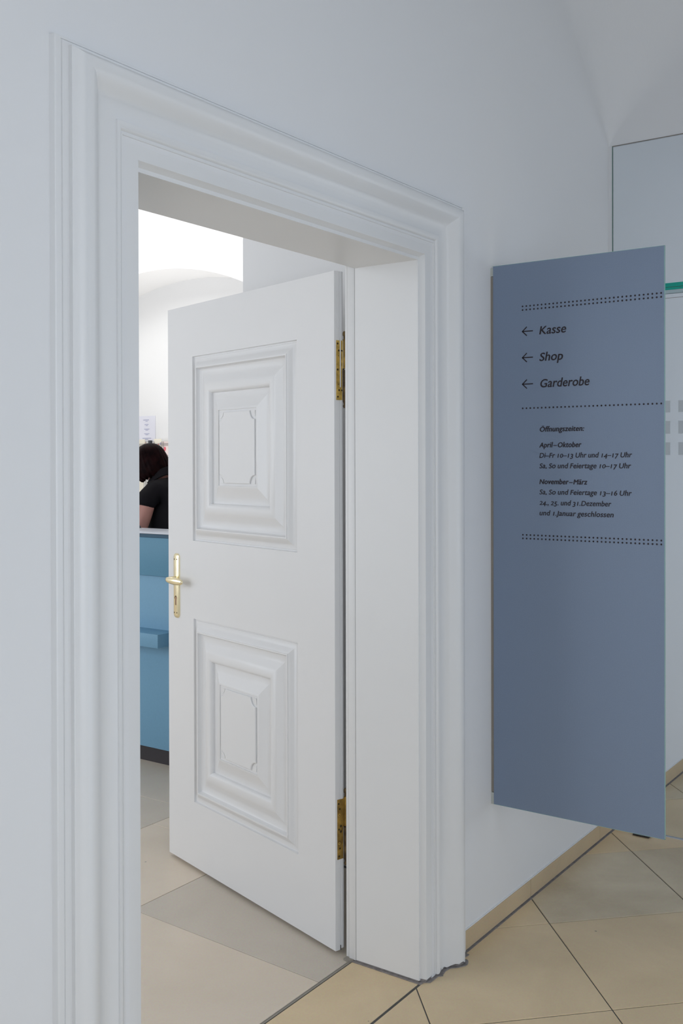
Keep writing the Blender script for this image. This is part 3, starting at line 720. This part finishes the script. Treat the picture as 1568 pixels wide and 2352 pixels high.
def N_(l, f, z, r, p=None):
    nd.append((l, f, z, r)); 
    if p is not None: ed.append((p, len(nd)-1))
    return len(nd)-1
pel = N_(0, .0, .93, .12); wa = N_(0, .05, 1.06, .080, pel); ch = N_(0, .14, 1.28, .060, wa); nb = N_(0, .185, 1.385, .062, ch)
nk = N_(0, .222, 1.445, .048, nb); hb = N_(0, .262, 1.500, .068, nk); hm = N_(0, .290, 1.555, .080, hb); ht = N_(0, .305, 1.600, .058, hm)
N_(0, .350, 1.478, .022, hb)          # chin
for s_ in (1, -1):
    sh = N_(s_*.150, .165, 1.350, .040, ch); el0 = N_(s_*.192, .190, 1.23, .050, sh); el = N_(s_*.205, .232, 1.100, .044, el0)
    fa = N_(s_*.19, .36, 1.045, .033, el); wr = N_(s_*.165, .47, 1.018, .022, fa); pa = N_(s_*.155, .535, 1.012, .026, wr)
    for q, (dl, ln) in enumerate(((-.028, .060), (-.010, .072), (.009, .068), (.026, .052))):
        a = N_(s_*.155+dl*.8, .575, 1.012, .0095, pa); b_ = N_(s_*.155+dl*1.1, .575+ln*.6, 1.012, .0085, a); N_(s_*.155+dl*1.2, .575+ln, 1.001, .007, b_)
    a = N_(s_*.155-s_*.036, .53, 1.006, .010, pa); N_(s_*.155-s_*.052, .56, 1.000, .008, a)
    hp = N_(s_*.09, .0, .86, .085, pel); kn = N_(s_*.10, .03, .48, .055, hp); an = N_(s_*.10, -.01, .09, .038, kn); N_(s_*.105, .10, .040, .030, an)
body = skin_mesh('body', nd, ed, M['skin'])
# face: nose, eyes, mouth and ears as small sub-parts of the body
def ball(c, rx, ry, rz, m, name, parent, n1=12, n2=8):
    b = MB(); vs = []
    for i in range(n2+1):
        ph = math.pi*i/n2
        for k_ in range(n1):
            t = 2*math.pi*k_/n1; vs.append(lp(c[0]+rx*math.sin(ph)*math.cos(t), c[1]+ry*math.sin(ph)*math.sin(t), c[2]+rz*math.cos(ph)))
    b.add(vs, [(i*n1+k_, i*n1+(k_+1) % n1, (i+1)*n1+(k_+1) % n1, (i+1)*n1+k_) for i in range(n2) for k_ in range(n1)])
    return b.build(name, m, parent, smooth=60)
ball((0, .375, 1.528), .011, .018, .020, M['skin'], 'nose', body)
ball((.030, .352, 1.546), .013, .010, .008, M['gown'], 'eye', body); ball((-.030, .352, 1.546), .013, .010, .008, M['gown'], 'eye', body)
ball((0, .366, 1.494), .022, .008, .006, M['red'], 'mouth', body)
ball((.078, .285, 1.535), .010, .020, .030, M['skin'], 'ear', body); ball((-.078, .285, 1.535), .010, .020, .030, M['skin'], 'ear', body)
# polo shirt
nd = []; ed = []
p0 = N_(0, .04, .90, .165); p1 = N_(0, .075, 1.02, .165, p0); p2 = N_(0, .115, 1.15, .165, p1); p3 = N_(0, .125, 1.27, .155, p2); p4 = N_(0, .165, 1.365, .095, p3)
N_(0, .190, 1.425, .062, p4)
for s_ in (1, -1):
    a = N_(s_*.125, .165, 1.362, .066, p4); b_ = N_(s_*.172, .180, 1.325, .066, a); N_(s_*.190, .194, 1.275, .064, b_)
skin_mesh('polo_shirt', nd, ed, M['shirt'])
# collar: a folded band round the neck with a pointed front
b = MB(); nr = 28; vs = []
for (rr, dz, df) in ((.052, .030, .006), (.058, .033, .004), (.070, .010, -.002), (.078, -.014, -.006), (.072, -.018, -.004)):
    for k_ in range(nr):
        t = 2*math.pi*k_/nr; front = max(0, math.cos(t))**8
        l = rr*math.sin(t)*1.05; f = rr*math.cos(t)*1.1 + .028*front
        z = dz - f*.50 - .012*front
        vs.append(lp(l, .198+f+df, 1.447+z))
b.add(vs, [(i*nr+k_, i*nr+(k_+1) % nr, (i+1)*nr+(k_+1) % nr, (i+1)*nr+k_) for i in range(4) for k_ in range(nr)])
b.build('collar', M['shirt'], woman, smooth=60)
# trousers and shoes
nd = []; ed = []
a = N_(0, .0, .95, (.150, .120))
for s_ in (1, -1):
    h_ = N_(s_*.085, .0, .82, .100, a); k_ = N_(s_*.10, .028, .48, .072, h_); N_(s_*.10, -.008, .10, .062, k_)
skin_mesh('trousers', nd, ed, M['trousers'])
for s_ in (1, -1):
    b = MB(); vs = []; m8 = 12
    for (f, hw, hz) in ((-.075, .015, .02), (-.06, .034, .055), (0, .038, .075), (.06, .042, .055), (.13, .046, .035), (.165, .030, .022), (.175, .01, .01)):
        for q in range(m8):
            t = 2*math.pi*q/m8; vs.append(lp(s_*.105+hw*math.cos(t), f, max(.002, hz*.5+hz*.6*math.sin(t))))
    b.add(vs, [(i*m8+q, i*m8+(q+1) % m8, (i+1)*m8+(q+1) % m8, (i+1)*m8+q) for i in range(6) for q in range(m8)] + [tuple(range(m8)), tuple(range(6*m8, 7*m8))])
    b.build('shoe', M['plinth'], woman, smooth=60)
# hair: bob, tilted with the bowed head
HC = (0, .285, 1.534); tl = R(20)
prof = [(.108, .02), (.106, .25), (.098, .47), (.084, .66), (.064, .82), (.040, .93), (.012, .99), (-.018, 1.03), (-.046, 1.05), (-.070, 1.02), (-.088, .95), (-.100, .84), (-.104, .72), (-.096, .66), (-.070, .70)]
nr = 96; vs = []
for (z, r) in prof:
    for k_ in range(nr):
        t = 2*math.pi*k_/nr        # t=0 is the front
        g = 1 + .018*math.sin(k_*1.9+z*14)*min(1, r) + .012*math.sin(k_*.77-z*22)
        l = .098*r*g*math.sin(t); f = .106*r*g*math.cos(t) - .004
        zz = z + (.006*math.sin(k_*1.3) if z < -.09 else 0)
        f2 = f*math.cos(tl) + zz*math.sin(tl); z2 = -f*math.sin(tl) + zz*math.cos(tl)
        vs.append(lp(HC[0]+l, HC[1]+f2, HC[2]+z2))
fs = []
for i in range(len(prof)-1):
    for k_ in range(nr):
        t = (k_+.5)/nr*360; t = min(t, 360-t)
        if t < 40 and prof[i][0] < .062: continue
        fs.append((i*nr+k_, i*nr+(k_+1) % nr, (i+1)*nr+(k_+1) % nr, (i+1)*nr+k_))
fs.append(tuple(range(nr)))
MB().add(vs, fs).build('hair', M['hair'], woman, smooth=70)
# small round dark piece with a silver rim on the countertop beside her arm, its form assumed
p = onX(318.5, 1210, 1.30)
rb = empty('round_counter_item', (1.262, p.y-.038, 1.1795)); tag(rb, 'small dark round bell with silver rim on the countertop beside her arm', 'item')
def dome(r, z0, h, m, name):
    b = MB(); vs = []
    for i in range(7):
        a = math.pi/2*i/6
        for k_ in range(20): t = 2*math.pi*k_/20; vs.append((r*math.cos(a)*math.cos(t), r*math.cos(a)*math.sin(t), z0+h*math.sin(a)))
    b.add(vs, [(i*20+k_, i*20+(k_+1) % 20, (i+1)*20+(k_+1) % 20, (i+1)*20+k_) for i in range(6) for k_ in range(20)] + [tuple(range(20))])
    return b.build(name, m, rb, smooth=60)
dome(.016, .0, .006, M['silver'], 'base'); dome(.0135, .005, .014, M['charcoal'], 'dome')
MB().tube([(0, 0, .018), (0, 0, .024)], .002, 8).build('button', M['silver'], rb)
